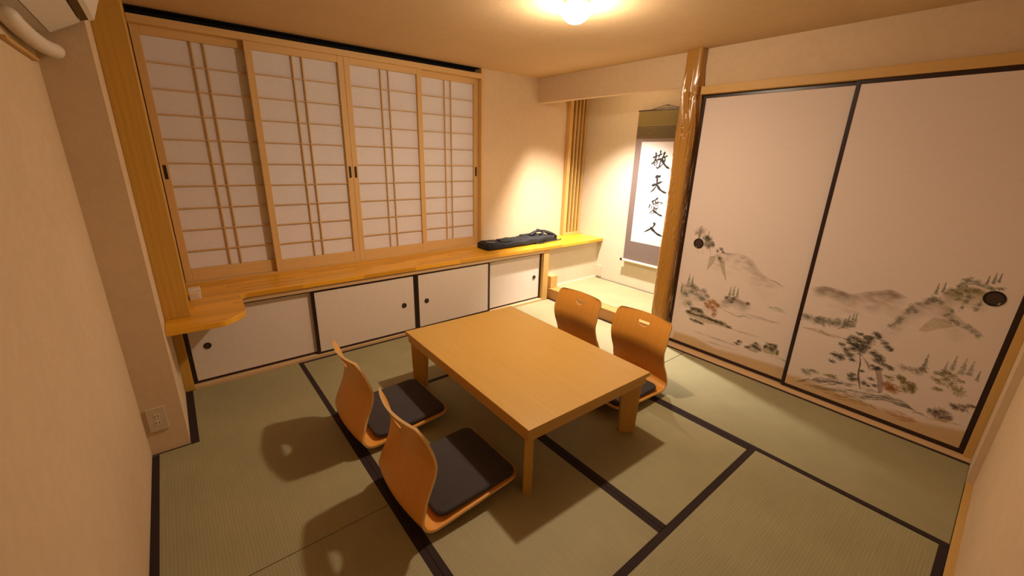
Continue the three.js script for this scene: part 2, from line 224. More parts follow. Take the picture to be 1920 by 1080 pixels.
const PAINT_RIGHT = [["p",[2.125,0.083,2.199,0.094,2.328,0.095,2.489,0.081,2.61,0.085,2.725,0.076,2.843,0.105,2.917,0.122,3.0,0.154,3.047,-0.03,2.961,-0.057,2.154,-0.061],5,0.9],["r",[2.173,0.685,2.222,0.705,2.288,0.699,2.353,0.685],0.05,4,0.45],["r",[2.256,0.648,2.353,0.688,2.416,0.724,2.469,0.742,2.502,0.76,2.53,0.75,2.568,0.734],0.11,4,0.6],["s",[2.059,0.478,2.131,0.487,2.201,0.489],0.03,0,0.5],["d",2.172,0.493,0.03,0.017,0,0.5],["d",2.216,0.487,0.025,0.019,0,0.5],["d",2.255,0.493,0.03,0.023,0,0.5],["d",2.294,0.499,0.03,0.022,0,0.5],["d",2.331,0.505,0.023,0.025,0,0.5],["d",2.367,0.514,0.023,0.024,0,0.5],["d",2.239,0.505,0.021,0.013,0,0.5],["c",2.367,0.57,0.066,0,0.5],["c",2.383,0.588,0.078,0,0.5],["c",2.396,0.592,0.078,0,0.5],["c",2.353,0.546,0.057,0,0.5],["s",[2.173,0.423,2.242,0.426,2.31,0.423,2.387,0.424],0.018,4,0.55],["r",[2.519,0.525,2.547,0.567,2.573,0.621,2.585,0.664,2.608,0.698,2.64,0.731,2.658,0.762,2.68,0.768,2.71,0.738,2.74,0.718,2.767,0.682,2.802,0.666,2.865,0.627],0.09,4,0.45],["d",2.661,0.751,0.015,0.013,0,0.4],["d",2.678,0.751,0.015,0.013,0,0.4],["d",2.696,0.742,0.012,0.011,0,0.4],["d",2.647,0.727,0.013,0.011,0,0.4],["d",2.623,0.711,0.015,0.011,0,0.4],["d",2.599,0.69,0.016,0.014,0,0.4],["d",2.59,0.666,0.013,0.016,0,0.4],["d",2.616,0.671,0.014,0.011,0,0.4],["d",2.575,0.613,0.015,0.016,0,0.4],["d",2.565,0.594,0.014,0.014,0,0.4],["d",2.547,0.567,0.016,0.011,0,0.4],["d",2.736,0.712,0.013,0.015,0,0.4],["d",2.73,0.687,0.011,0.008,0,0.4],["d",2.753,0.666,0.015,0.013,0,0.4],["d",2.776,0.66,0.013,0.013,0,0.4],["d",2.806,0.65,0.017,0.013,0,0.4],["d",2.833,0.637,0.014,0.015,0,0.4],["d",2.854,0.623,0.013,0.013,0,0.4],["p",[2.651,0.578,2.667,0.62,2.69,0.663,2.721,0.664,2.745,0.658,2.769,0.637,2.719,0.608,2.678,0.576],2,0.4],["d",2.751,0.875,0.013,0.01,0,0.5],["d",2.768,0.874,0.013,0.013,0,0.5],["d",2.786,0.868,0.013,0.012,0,0.5],["d",2.811,0.859,0.017,0.01,0,0.5],["d",2.837,0.855,0.018,0.009,0,0.5],["d",2.864,0.86,0.015,0.008,0,0.5],["d",2.749,0.85,0.015,0.013,0,0.5],["d",2.738,0.834,0.013,0.011,0,0.5],["d",2.703,0.797,0.008,0.011,0,0.5],["d",2.716,0.812,0.013,0.01,0,0.5],["d",2.736,0.806,0.013,0.013,0,0.5],["d",2.752,0.8,0.012,0.01,0,0.5],["d",2.749,0.777,0.013,0.008,0,0.5],["d",2.768,0.823,0.013,0.011,0,0.5],["d",2.789,0.829,0.015,0.01,0,0.5],["d",2.78,0.797,0.012,0.013,0,0.5],["d",2.773,0.767,0.01,0.015,0,0.5],["d",2.768,0.736,0.007,0.013,0,0.5],["d",2.817,0.769,0.01,0.015,0,0.5],["d",2.815,0.742,0.01,0.01,0,0.5],["c",2.667,0.835,0.053,0,0.45],["c",2.689,0.846,0.048,0,0.45],["c",2.818,0.91,0.037,0,0.45],["c",2.836,0.927,0.047,0,0.45],["c",2.851,0.93,0.04,0,0.45],["r",[2.704,0.786,2.724,0.817,2.762,0.848,2.806,0.847,2.842,0.804],0.08,2,0.35],["s",[2.504,0.164,2.488,0.208,2.476,0.255,2.472,0.304,2.46,0.35],0.026,6,0.75],["s",[2.519,0.282,2.503,0.318,2.477,0.343],0.016,6,0.75],["p",[2.535,0.309,2.55,0.327,2.573,0.287,2.59,0.239,2.599,0.182,2.583,0.168,2.563,0.238],6,0.75],["d",2.433,0.477,0.016,0.009,1,0.62],["d",2.462,0.47,0.018,0.01,1,0.62],["d",2.501,0.498,0.018,0.013,1,0.62],["d",2.517,0.487,0.014,0.011,1,0.62],["d",2.545,0.461,0.016,0.012,1,0.62],["d",2.56,0.445,0.017,0.013,1,0.62],["d",2.577,0.436,0.013,0.011,1,0.62],["d",2.486,0.47,0.018,0.012,1,0.62],["d",2.416,0.442,0.029,0.013,1,0.62],["d",2.388,0.42,0.018,0.011,1,0.62],["d",2.371,0.385,0.016,0.011,1,0.62],["d",2.404,0.406,0.018,0.01,1,0.62],["d",2.442,0.435,0.022,0.014,1,0.62],["d",2.463,0.415,0.031,0.02,1,0.62],["d",2.393,0.361,0.023,0.013,1,0.62],["d",2.421,0.378,0.016,0.013,1,0.62],["d",2.352,0.314,0.023,0.012,1,0.62],["d",2.379,0.309,0.021,0.018,1,0.62],["d",2.343,0.269,0.019,0.009,1,0.62],["d",2.415,0.337,0.023,0.015,1,0.62],["d",2.435,0.314,0.016,0.011,1,0.62],["d",2.454,0.384,0.031,0.023,1,0.62],["d",2.511,0.393,0.018,0.014,1,0.62],["d",2.534,0.38,0.022,0.015,1,0.62],["d",2.55,0.368,0.017,0.015,1,0.62],["d",2.531,0.352,0.016,0.01,1,0.62],["d",2.563,0.344,0.018,0.012,1,0.62],["d",2.586,0.337,0.015,0.011,1,0.62],["d",2.604,0.331,0.015,0.01,1,0.62],["d",2.48,0.446,0.022,0.018,1,0.62],["d",2.432,0.409,0.023,0.018,1,0.62],["d",2.446,0.218,0.016,0.011,1,0.6],["d",2.456,0.231,0.013,0.009,1,0.6],["d",2.455,0.198,0.016,0.011,1,0.6],["d",2.472,0.206,0.014,0.012,1,0.6],["d",2.489,0.266,0.011,0.008,1,0.6],["d",2.537,0.237,0.014,0.009,1,0.6],["d",2.525,0.316,0.011,0.008,1,0.6],["d",2.536,0.304,0.018,0.011,1,0.6],["d",2.512,0.202,0.014,0.012,1,0.6],["d",2.558,0.207,0.016,0.009,1,0.6],["d",2.53,0.193,0.011,0.007,1,0.6],["d",2.553,0.312,0.018,0.01,1,0.6],["d",2.626,0.229,0.028,0.022,3,0.55],["d",2.606,0.236,0.018,0.017,3,0.55],["d",2.643,0.221,0.02,0.018,3,0.55],["d",2.618,0.214,0.02,0.015,3,0.55],["d",2.606,0.281,0.02,0.014,2,0.55],["d",2.652,0.297,0.018,0.012,2,0.55],["d",2.666,0.276,0.018,0.017,2,0.55],["d",2.692,0.272,0.018,0.018,2,0.55],["d",2.703,0.256,0.018,0.018,2,0.55],["d",2.678,0.243,0.02,0.017,2,0.55],["d",2.221,0.152,0.013,0.011,0,0.45],["d",2.242,0.143,0.022,0.013,0,0.45],["d",2.266,0.166,0.025,0.011,0,0.45],["d",2.284,0.168,0.018,0.008,0,0.45],["d",2.343,0.173,0.017,0.009,2,0.6],["d",2.373,0.175,0.025,0.012,2,0.6],["s",[2.201,0.06,2.252,0.096,2.306,0.129,2.358,0.146,2.421,0.159,2.493,0.176],0.02,1,0.6],["s",[2.274,0.104,2.341,0.12,2.406,0.146,2.464,0.156],0.02,1,0.6],["s",[2.249,0.064,2.326,0.082,2.39,0.099,2.452,0.117,2.513,0.124,2.57,0.139,2.617,0.154,2.681,0.151,2.733,0.146],0.028,1,0.5],["s",[2.287,0.064,2.358,0.08,2.42,0.086,2.479,0.092,2.541,0.089,2.596,0.077],0.03,2,0.5],["s",[2.511,0.167,2.543,0.171,2.582,0.171],0.02,6,0.5],["s",[2.612,0.177,2.659,0.168,2.698,0.16,2.733,0.148],0.014,1,0.6],["s",[2.625,0.087,2.673,0.079,2.71,0.079,2.759,0.085],0.026,3,0.5],["s",[2.305,0.072,2.399,0.057,2.485,0.065,2.564,0.077],0.02,3,0.35],["c",2.718,0.467,0.09,0,0.75],["c",2.792,0.457,0.076,0,0.4],["c",2.814,0.499,0.076,0,0.4],["c",2.849,0.501,0.084,0,0.4],["c",2.874,0.497,0.075,0,0.4],["c",2.904,0.453,0.049,0,0.4],["d",2.775,0.38,0.021,0.01,2,0.5],["d",2.773,0.348,0.024,0.009,2,0.5],["d",2.793,0.335,0.017,0.008,2,0.5],["d",2.786,0.296,0.018,0.009,2,0.5],["d",2.803,0.3,0.015,0.006,2,0.5],["d",2.801,0.396,0.021,0.013,2,0.5],["d",2.824,0.392,0.017,0.013,2,0.5],["d",2.85,0.374,0.017,0.009,2,0.5],["d",2.811,0.366,0.018,0.014,2,0.5],["d",2.836,0.342,0.017,0.018,2,0.5],["d",2.864,0.32,0.022,0.022,2,0.5],["d",2.644,0.357,0.018,0.015,4,0.4],["d",2.679,0.357,0.02,0.014,4,0.4],["d",2.702,0.378,0.013,0.012,4,0.4],["d",2.705,0.353,0.018,0.014,4,0.4],["d",2.723,0.376,0.015,0.014,4,0.4],["d",2.794,0.168,0.014,0.012,6,0.5],["d",2.813,0.173,0.017,0.019,6,0.5],["d",2.838,0.181,0.024,0.022,6,0.5],["d",2.859,0.172,0.019,0.018,6,0.5],["d",2.832,0.151,0.031,0.014,6,0.5],["d",2.865,0.241,0.017,0.012,6,0.5],["d",2.876,0.234,0.017,0.012,6,0.5],["d",2.897,0.25,0.017,0.013,6,0.5],["d",2.901,0.234,0.014,0.009,6,0.5],["d",2.917,0.266,0.015,0.01,6,0.5],["d",2.93,0.265,0.011,0.007,6,0.5],["s",[2.788,0.123,2.835,0.137,2.873,0.145,2.913,0.15],0.012,5,0.9],["d",2.66,0.289,0.02,0.015,2,0.5],["d",2.64,0.296,0.013,0.009,2,0.5],["d",2.696,0.274,0.018,0.017,2,0.5],["d",2.708,0.253,0.015,0.019,2,0.5],["s",[2.615,0.162,2.664,0.148,2.7,0.15,2.733,0.146],0.016,1,0.55],["s",[2.743,0.134,2.76,0.138,2.782,0.134],0.012,1,0.6],["s",[2.632,0.091,2.678,0.087,2.723,0.084,2.758,0.087],0.03,3,0.5]];
const BRUSH = [[0.012,[0.553,1.446,0.561,1.415,0.561,1.394]],[0.013,[0.529,1.4,0.551,1.409,0.595,1.425,0.621,1.434]],[0.011,[0.6,1.465,0.601,1.439,0.587,1.4]],[0.014,[0.56,1.398,0.547,1.366,0.519,1.341]],[0.013,[0.551,1.37,0.591,1.386,0.61,1.387,0.611,1.355,0.602,1.318,0.591,1.308,0.572,1.319]],[0.009,[0.545,1.362,0.555,1.33]],[0.008,[0.555,1.353,0.579,1.366,0.579,1.347,0.559,1.33]],[0.015,[0.643,1.45,0.638,1.423,0.621,1.383]],[0.013,[0.638,1.402,0.676,1.419]],[0.01,[0.655,1.401,0.651,1.364,0.622,1.33,0.599,1.31]],[0.016,[0.621,1.396,0.641,1.36,0.677,1.325,0.709,1.309]],[0.021,[0.586,1.23,0.63,1.237]],[0.013,[0.6,1.229,0.603,1.194,0.6,1.154,0.579,1.116,0.545,1.085]],[0.019,[0.557,1.15,0.593,1.162,0.652,1.189]],[0.016,[0.605,1.159,0.641,1.12,0.675,1.101,0.712,1.091]],[0.013,[0.635,1.041,0.611,1.019,0.573,1.001]],[0.011,[0.583,0.999,0.597,0.975]],[0.011,[0.611,1.006,0.629,0.985]],[0.009,[0.639,1.01,0.632,0.983]],[0.01,[0.56,0.973,0.55,0.939]],[0.008,[0.59,0.972,0.636,0.991,0.677,1.002,0.686,0.996,0.666,0.981]],[0.007,[0.58,0.957,0.576,0.936]],[0.007,[0.599,0.96,0.611,0.945,0.639,0.943,0.654,0.955]],[0.006,[0.618,0.971,0.631,0.962]],[0.006,[0.64,0.97,0.65,0.962]],[0.009,[0.616,0.95,0.598,0.924,0.563,0.885]],[0.007,[0.609,0.925,0.639,0.941,0.627,0.912,0.581,0.883]],[0.014,[0.597,0.921,0.633,0.903,0.673,0.885,0.701,0.879]],[0.015,[0.621,0.802,0.636,0.793,0.625,0.77,0.588,0.737,0.535,0.704]],[0.017,[0.597,0.757,0.632,0.73,0.674,0.705,0.728,0.69]]];
const INK = ['92,92,76', '38,34,22', '104,92,42', '150,82,30', '118,96,82', '190,158,104', '78,56,48'];
function paintDoor(z0, z1, y0, y1, data, s) {
  seed = s;
  const Wc = 1024, Hc = 2048, cv = document.createElement('canvas'); cv.width = Wc; cv.height = Hc;
  const c = cv.getContext('2d');
  const X = (z) => (z - z0) / (z1 - z0) * Wc, Y = (y) => (y1 - y) / (y1 - y0) * Hc, S = Wc / (z1 - z0);
  c.fillStyle = 'rgb(222,208,202)'; c.fillRect(0, 0, Wc, Hc);
  // fine horizontal slub of the paper
  for (let i = 0; i < 5200; i++) { c.fillStyle = `rgba(${rnd() < 0.5 ? '232,222,214' : '170,152,142'},${rr(0.03, 0.10)})`; c.fillRect(rr(-80, Wc), rr(0, Hc), rr(30, 170), rr(0.6, 1.6)); }
  const col = (k, a) => `rgba(${INK[k]},${a})`;
  const curve = (p) => { c.beginPath(); c.moveTo(X(p[0]), Y(p[1])); for (let i = 2; i < p.length - 2; i += 2) c.quadraticCurveTo(X(p[i]), Y(p[i + 1]), X((p[i] + p[i + 2]) / 2), Y((p[i + 1] + p[i + 3]) / 2)); c.lineTo(X(p[p.length - 2]), Y(p[p.length - 1])); };
  const soft = (x, y, rx, ry, k, a) => {              // a touch of wet ink
    c.save(); c.translate(x, y); c.scale(1, ry / rx); const g = c.createRadialGradient(0, 0, rx * 0.2, 0, 0, rx); g.addColorStop(0, col(k, a)); g.addColorStop(0.6, col(k, a * 0.6)); g.addColorStop(1, col(k, 0)); c.fillStyle = g; c.fillRect(-rx, -rx, 2 * rx, 2 * rx); c.restore();
  };
  const dab = (x, y, rx, ry, k, a) => {               // a leaf pad: a wet base and many short brush touches, ragged at the edge
    for (let i = 0; i < 4; i++) soft(x + rr(-0.5, 0.5) * rx, y + rr(-0.4, 0.4) * ry, rx * rr(0.6, 1.0), ry * rr(0.6, 1.0), k, a * 0.40);
    c.lineCap = 'round';
    const n = Math.max(16, Math.round(rx * ry / 10));
    for (let i = 0; i < n; i++) {
      const t = rr(0, 6.283), q = Math.pow(rnd(), 0.6) * 1.25, px = x + Math.cos(t) * rx * q, py = y + Math.sin(t) * ry * q, l = rr(2, 8), u = rr(-0.5, 0.9);
      c.strokeStyle = col(rnd() < 0.3 ? 1 : k, a * rr(0.25, 0.8)); c.lineWidth = rr(1.2, 4.2); c.beginPath(); c.moveTo(px - l * Math.cos(u), py - l * Math.sin(u)); c.lineTo(px + l * Math.cos(u), py + l * Math.sin(u)); c.stroke();
    }
  };
  for (const e of data) {
    if (e[0] === 'r') {                                // a mountain: ink line along the crest and a pale wash below it
      const [, p, dep, k, a] = e, xs = p.filter((_, i) => i % 2 === 0).map(X), ys = p.filter((_, i) => i % 2).map(Y);
      const top = Math.min(...ys), low = Math.max(...ys), d = dep * S;
      for (let i = 0; i < 420; i++) {                   // overlapping wet brush touches below the crest, thinning out downwards and to the ends
        const f = rnd(), j = Math.min(xs.length - 2, Math.floor(f * (xs.length - 1))), g = f * (xs.length - 1) - j, cx = xs[j] + (xs[j + 1] - xs[j]) * g, cy = ys[j] + (ys[j + 1] - ys[j]) * g;
        const end = Math.min(1, 5 * Math.min(f, 1 - f)), u = Math.pow(rnd(), 1.6), r = rr(8, 22);
        soft(cx + rr(-10, 10), cy + r * 0.7 + u * d, r * 2.0, r * 0.9, k, a * 0.13 * end * (1 - u * 0.75));
      }
      for (let i = 0; i < 3; i++) { c.strokeStyle = col(k, a * 0.22); c.lineWidth = rr(1.5, 4); c.save(); c.translate(0, rr(-2, 3)); curve(p); c.stroke(); c.restore(); }
    } else if (e[0] === 's') {
      const [, p, w, k, a] = e; c.lineCap = 'round';
      const q = new THREE.CatmullRomCurve3(Array.from({ length: p.length / 2 }, (_, i) => new THREE.Vector3(X(p[2 * i]), Y(p[2 * i + 1]), 0))), len = q.getLength(), m = Math.round(len / 3);
      for (let i = 0; i < m; i++) {                     // dragged dry brush: short dashes along the line, thin at both ends
        const t = rnd(), e1 = Math.sin(Math.PI * Math.min(1, Math.max(0, t))), o = q.getPoint(t), g = q.getTangent(t), l = rr(8, 26), off = (rnd() - 0.5) * w * S * (0.25 + e1);
        c.strokeStyle = col(k, a * rr(0.15, 0.55) * (0.35 + 0.65 * e1)); c.lineWidth = rr(1.2, Math.max(2, w * S * 0.22)); c.beginPath(); c.moveTo(o.x - g.x * l, o.y + off - g.y * l); c.lineTo(o.x + g.x * l, o.y + off + g.y * l); c.stroke();
      }
    } else if (e[0] === 'd') {
      const [, z, y, rx, ry, k, a] = e; dab(X(z), Y(y), rx * S, ry * S, k, a);
    } else if (e[0] === 'c') {                         // a conifer
      const [, z, y, h, k, a] = e, x = X(z), t = Y(y), hh = h * S;
      for (let i = 0; i < 260; i++) { const f = Math.pow(rnd(), 0.8), w = (0.02 + 0.18 * f) * hh, s = rr(-1, 1) * (0.3 + 0.7 * rnd()); c.fillStyle = col(k, a * rr(0.2, 0.6) * (1.15 - f * 0.6)); c.beginPath(); c.ellipse(x + s * w, t + f * hh, Math.max(1.5, w * 0.30), rr(1.2, 3.2), s * 0.4, 0, 7); c.fill(); }
    } else if (e[0] === 'p') {
      const [, p, k, a] = e;
      c.save(); if (k === 5) c.filter = 'blur(9px)'; c.fillStyle = col(k, a * (k === 5 ? 0.8 : 0.5)); c.beginPath(); for (let i = 0; i < p.length; i += 2) c.lineTo(X(p[i]), Y(p[i + 1])); c.closePath(); c.fill(); c.restore(); c.filter = 'none';
      c.beginPath(); for (let i = 0; i < p.length; i += 2) c.lineTo(X(p[i]), Y(p[i + 1])); c.closePath();
      c.save(); c.clip();
      const xs = p.filter((_, i) => i % 2 === 0).map(X), ys = p.filter((_, i) => i % 2).map(Y), ax = Math.min(...xs), bxx = Math.max(...xs), ay = Math.min(...ys), by = Math.max(...ys);
      for (let i = 0; i < 90; i++) { c.strokeStyle = k === 5 ? `rgba(166,124,66,${rr(0.04, 0.15)})` : col(rnd() < 0.5 ? 1 : k, a * rr(0.1, 0.4)); c.lineWidth = rr(1, 3.5); const x = rr(ax, bxx), y = rr(ay, by), l = rr(6, 26) * (k === 5 ? 4 : 1); c.beginPath(); c.moveTo(x, y); c.quadraticCurveTo(x + l / 2, y - rr(-4, 6), x + l, y + rr(0, 6)); c.stroke(); }
      c.restore();
    }
  }
  const t = new THREE.CanvasTexture(cv); t.colorSpace = THREE.SRGBColorSpace; t.anisotropy = 8;
  return t;
}
function fusuma(name, z0, z1, x, data, s, pull, label) {
  const y0 = 0.006, y1 = 1.806, f = 0.022, t = 0.02;
  const g = structure(group(name, x, 0, (z0 + z1) / 2), label);
  const zz0 = z0 - g.position.z, zz1 = z1 - g.position.z;
  const core = new THREE.BoxGeometry(t - 0.004, y1 - y0 - 2 * f + 0.004, zz1 - zz0 - 2 * f + 0.004); core.translate(t / 2 + 0.002, (y0 + y1) / 2, 0);
  mesh('door_core', metreUV(core, 'y'), M.fusuma, g);
  // the painted paper covers the room side
  const pg = new THREE.PlaneGeometry(zz1 - zz0 - 2 * f, y1 - y0 - 2 * f); pg.rotateY(-Math.PI / 2); pg.translate(0.0015, (y0 + y1) / 2, 0);
  const uv = pg.attributes.uv; for (let i = 0; i < uv.count; i++) uv.setX(i, uv.getX(i));
  mesh('painted_paper', pg, mat({ map: paintDoor(z0 + f, z1 - f, y0 + f, y1 - f, data, s), roughness: 0.85 }), g);
  for (const [a, b] of [[zz0, zz0 + f], [zz1 - f, zz1]]) mesh('stile', bx(0, t, y0, y1, a, b, 'y', 0.002), M.lacquer, g);
  for (const [a, b] of [[y0, y0 + f], [y1 - f, y1]]) mesh('rail', bx(0.0005, t, a, b, zz0 + f, zz1 - f, 'z', 0.002), M.lacquer, g);
  roundPull(g, [0.001, pull[1], pull[0] - g.position.z], 'x', 0.036);
  return g;
}
function roundPull(parent, [x, y, z], facing, r) {
  const pts = [[0, 0.0], [r * 0.72, 0.0], [r * 0.80, 0.0015], [r * 0.84, 0.0035], [r * 0.93, 0.0045], [r, 0.003], [r * 1.02, 0.0]].map((p) => new THREE.Vector2(...p));
  const ring = new THREE.LatheGeometry(pts.slice(1), 32), dish = new THREE.CircleGeometry(r * 0.76, 32); dish.rotateX(-Math.PI / 2); dish.translate(0, 0.0006, 0);
  for (const q of [ring, dish]) { if (facing === 'x') q.rotateZ(Math.PI / 2); else q.rotateX(Math.PI / 2); q.translate(x, y, z); }
  const o = mesh('finger_pull', ring, M.pull, parent);
  const d = mesh('pull_dish', dish, M.pullDish, o);
  return o;
}
fusuma('door_1', 1.281, 2.142, 0.084, PAINT_LEFT, 101, [1.414, 0.813], 'left painted sliding door beside the rustic post, misty hills and rocks');
fusuma('door_2', 2.120, 2.957, 0.060, PAINT_RIGHT, 202, [2.857, 0.810], 'right painted sliding door with the large pine tree, nearer the corner');

// ---- window: surround and four paper screens
const win = structure(group('window_1'));
mesh('header_rail', [bx(-2.855, -0.592, 2.003, 2.042, -0.47, -0.362, 'x', 0.002)], M.shoji, win);
mesh('jamb', bx(-0.592, -0.566, 0.55, H, -0.47, -0.366, 'y', 0.002), M.shoji, win);
mesh('sill_track', bx(-2.855, -0.592, 0.550, 0.556, -0.47, -0.372, 'x', 0.001), M.shoji, win);
structure(mesh('trim_7', bx(XC, -2.856, 0.55, H, -0.47, 0.276, 'y', 0.003), M.panel), 'tall wooden side panel standing on the counter left of the window');
function shojiScreen(x0, x1, z, pullSide, label) {
  const cx = (x0 + x1) / 2, g = tag(group('shoji_screen', cx, 0.556, z), label, 'paper screen', 'sliding paper screens of the window');
  const w = (x1 - x0) / 2, y1 = 1.450, sw = 0.040, t = 0.026, rb = 0.080, rt = 0.045;
  for (const s of [-1, 1]) mesh('stile', bx(s < 0 ? -w : w - sw, s < 0 ? -w + sw : w, 0, y1, -t / 2, t / 2, 'y', 0.002), M.shoji, g);
  mesh('bottom_rail', bx(-w + sw, w - sw, 0, rb, -t / 2 + 0.001, t / 2 - 0.001, 'x', 0.002), M.shoji, g);
  mesh('top_rail', bx(-w + sw, w - sw, y1 - rt, y1, -t / 2 + 0.001, t / 2 - 0.001, 'x', 0.002), M.shoji, g);
  mesh('paper', bx(-w + sw - 0.004, w - sw + 0.004, rb - 0.004, y1 - rt + 0.004, -0.0115, -0.0105, 'y', 0), M.shojiPaper, g);
  for (let i = 0; i < 9; i++) { const y = 1.828 - 0.135 * i - 0.556; mesh('lattice_bar', bx(-w + sw, w - sw, y - 0.003, y + 0.003, -0.0105, 0.0030, 'x', 0.0008), M.bar, g); }
  for (const x of [-0.0305, 0.0305]) mesh('lattice_bar', bx(x - 0.004, x + 0.004, rb, y1 - rt, -0.0105, 0.0045, 'y', 0.0008), M.bar, g);
  const px = pullSide * (w - sw / 2);
  const fp = mesh('finger_pull', bx(px - 0.009, px + 0.009, 0.638, 0.720, t / 2 - 0.004, t / 2 + 0.0008, 'y', 0.002), M.pull, g);
  mesh('pull_dish', bx(px - 0.006, px + 0.006, 0.642, 0.716, t / 2, t / 2 + 0.0012, 'y', 0.0006), M.plasticDark, fp);
}
shojiScreen(-2.852, -2.272, -0.434, -1, 'leftmost paper screen beside the tall wooden side panel');
shojiScreen(-2.334, -1.744, -0.396, 1, 'second paper screen from the left, its pull at the window middle');
shojiScreen(-1.743, -1.152, -0.396, -1, 'third paper screen from the left, right of the window middle');
shojiScreen(-1.185, -0.593, -0.434, 1, 'rightmost paper screen beside the bare back wall');

// ---- counter shelf with its rounded corner ledge
{
  const o = [[0.769, -0.384], [0.769, 0.012], [-2.57, 0.012]];
  for (let i = 1; i <= 6; i++) { const a = i / 6 * Math.PI / 2; o.push([-2.57 - 0.04 * Math.sin(a), 0.052 - 0.04 * Math.cos(a)]); }
  o.push([-2.622, 0.335], [-2.632, 0.355], [-2.665, 0.392], [-2.700, 0.424], [-2.728, 0.442], [-2.745, 0.446]);
  o.push([-2.963, 0.438], [-2.963, -0.47], [-0.567, -0.47], [-0.567, -0.384]);
  tag(mesh('counter_shelf', metreUV(sheet(o, 0.52, 0.55, 0.003), 'x'), M.counter), 'long yellow wooden counter shelf running below the window into the alcove', 'counter');
}
// ---- low cabinet under the counter with four sliding doors
const cab = tag(group('low_cabinet', -1.5, 0, -0.05), 'low built-in cabinet with four cream sliding doors under the counter', 'cabinet');
const cabPart = (name, x0, x1, y0, y1, z0, z1, m, grain) => mesh(name, bx(x0 + 1.5, x1 + 1.5, y0, y1, z0 + 0.05, z1 + 0.05, grain, 0.002), m, cab);
cabPart('post', -0.098, -0.03, 0, 0.52, -0.14, 0.0, M.trim, 'y');
cabPart('post', XC + 0.001, -2.917, 0, 0.52, -0.14, 0.0, M.panel, 'y');
cabPart('upper_track', -2.917, -0.098, 0.488, 0.52, -0.10, 0.0, M.paleTrim, 'x');
cabPart('lower_track', -2.917, -0.098, -0.04, 0.020, -0.10, 0.0, M.paleTrim, 'x');
cabPart('back_board', -2.96, -0.05, 0.0, 0.52, -0.38, -0.36, M.slab, 'x');
function cabinetDoor(x0, x1, z, pullX, label) {
  const y0 = 0.020, y1 = 0.490, f = 0.021, t = 0.016, zz = z + 0.05;
  const p = mesh('door', bx(x0 + 1.5 + f - 0.002, x1 + 1.5 - f + 0.002, y0 + f - 0.006, y1 - f + 0.002, zz - t, zz - 0.002, 'x', 0), M.fusuma, cab);
  p.userData.label = label;
  for (const [a, b] of [[x0, x0 + f], [x1 - f, x1]]) mesh('stile', bx(a + 1.5, b + 1.5, y0, y1, zz - t, zz, 'y', 0.0015), M.lacquer, p);
  mesh('rail', bx(x0 + 1.5 + f, x1 + 1.5 - f, y0, y0 + 0.016, zz - t, zz - 0.0005, 'x', 0.0015), M.lacquer, p);
  mesh('rail', bx(x0 + 1.5 + f, x1 + 1.5 - f, y1 - 0.014, y1, zz - t, zz - 0.0005, 'x', 0.0015), M.lacquer, p);
  const o = roundPull(p, [pullX + 1.5, 0.248, zz - 0.002], 'z', 0.0195);
}
cabinetDoor(-2.916, -2.196, -0.036, -2.815, 'leftmost cabinet door, half under the corner ledge');
cabinetDoor(-2.218, -1.456, -0.014, -1.562, 'second cabinet door from the left');
cabinetDoor(-1.455, -0.738, -0.014, -1.368, 'third cabinet door from the left');
cabinetDoor(-0.770, -0.099, -0.036, -0.185, 'rightmost cabinet door, beside the alcove');

// ---- slatted screen in the alcove corner
{
  const g = tag(group('slat_screen', 0.64, 0.55, -0.36), 'narrow slatted wooden screen on the counter in the alcove corner', 'slat screen');
  const h = 1.52;
  mesh('base_rail', bx(-0.145, 0.128, 0, 0.022, -0.02, 0.03, 'x', 0.002), M.trim, g);
  mesh('jamb', bx(-0.145, -0.112, 0.022, h, -0.022, 0.026, 'y', 0.002), M.trim, g);
  mesh('back_board', bx(-0.112, 0.128, 0.022, h, -0.022, -0.016, 'y', 0.001), M.slatBack, g);
  for (let i = 0; i < 5; i++) { const x = -0.108 + i * 0.053; mesh('slat', bx(x - 0.004, x + 0.014, 0.022, h, -0.004, 0.022, 'y', 0.0015), M.trim, g); }
}
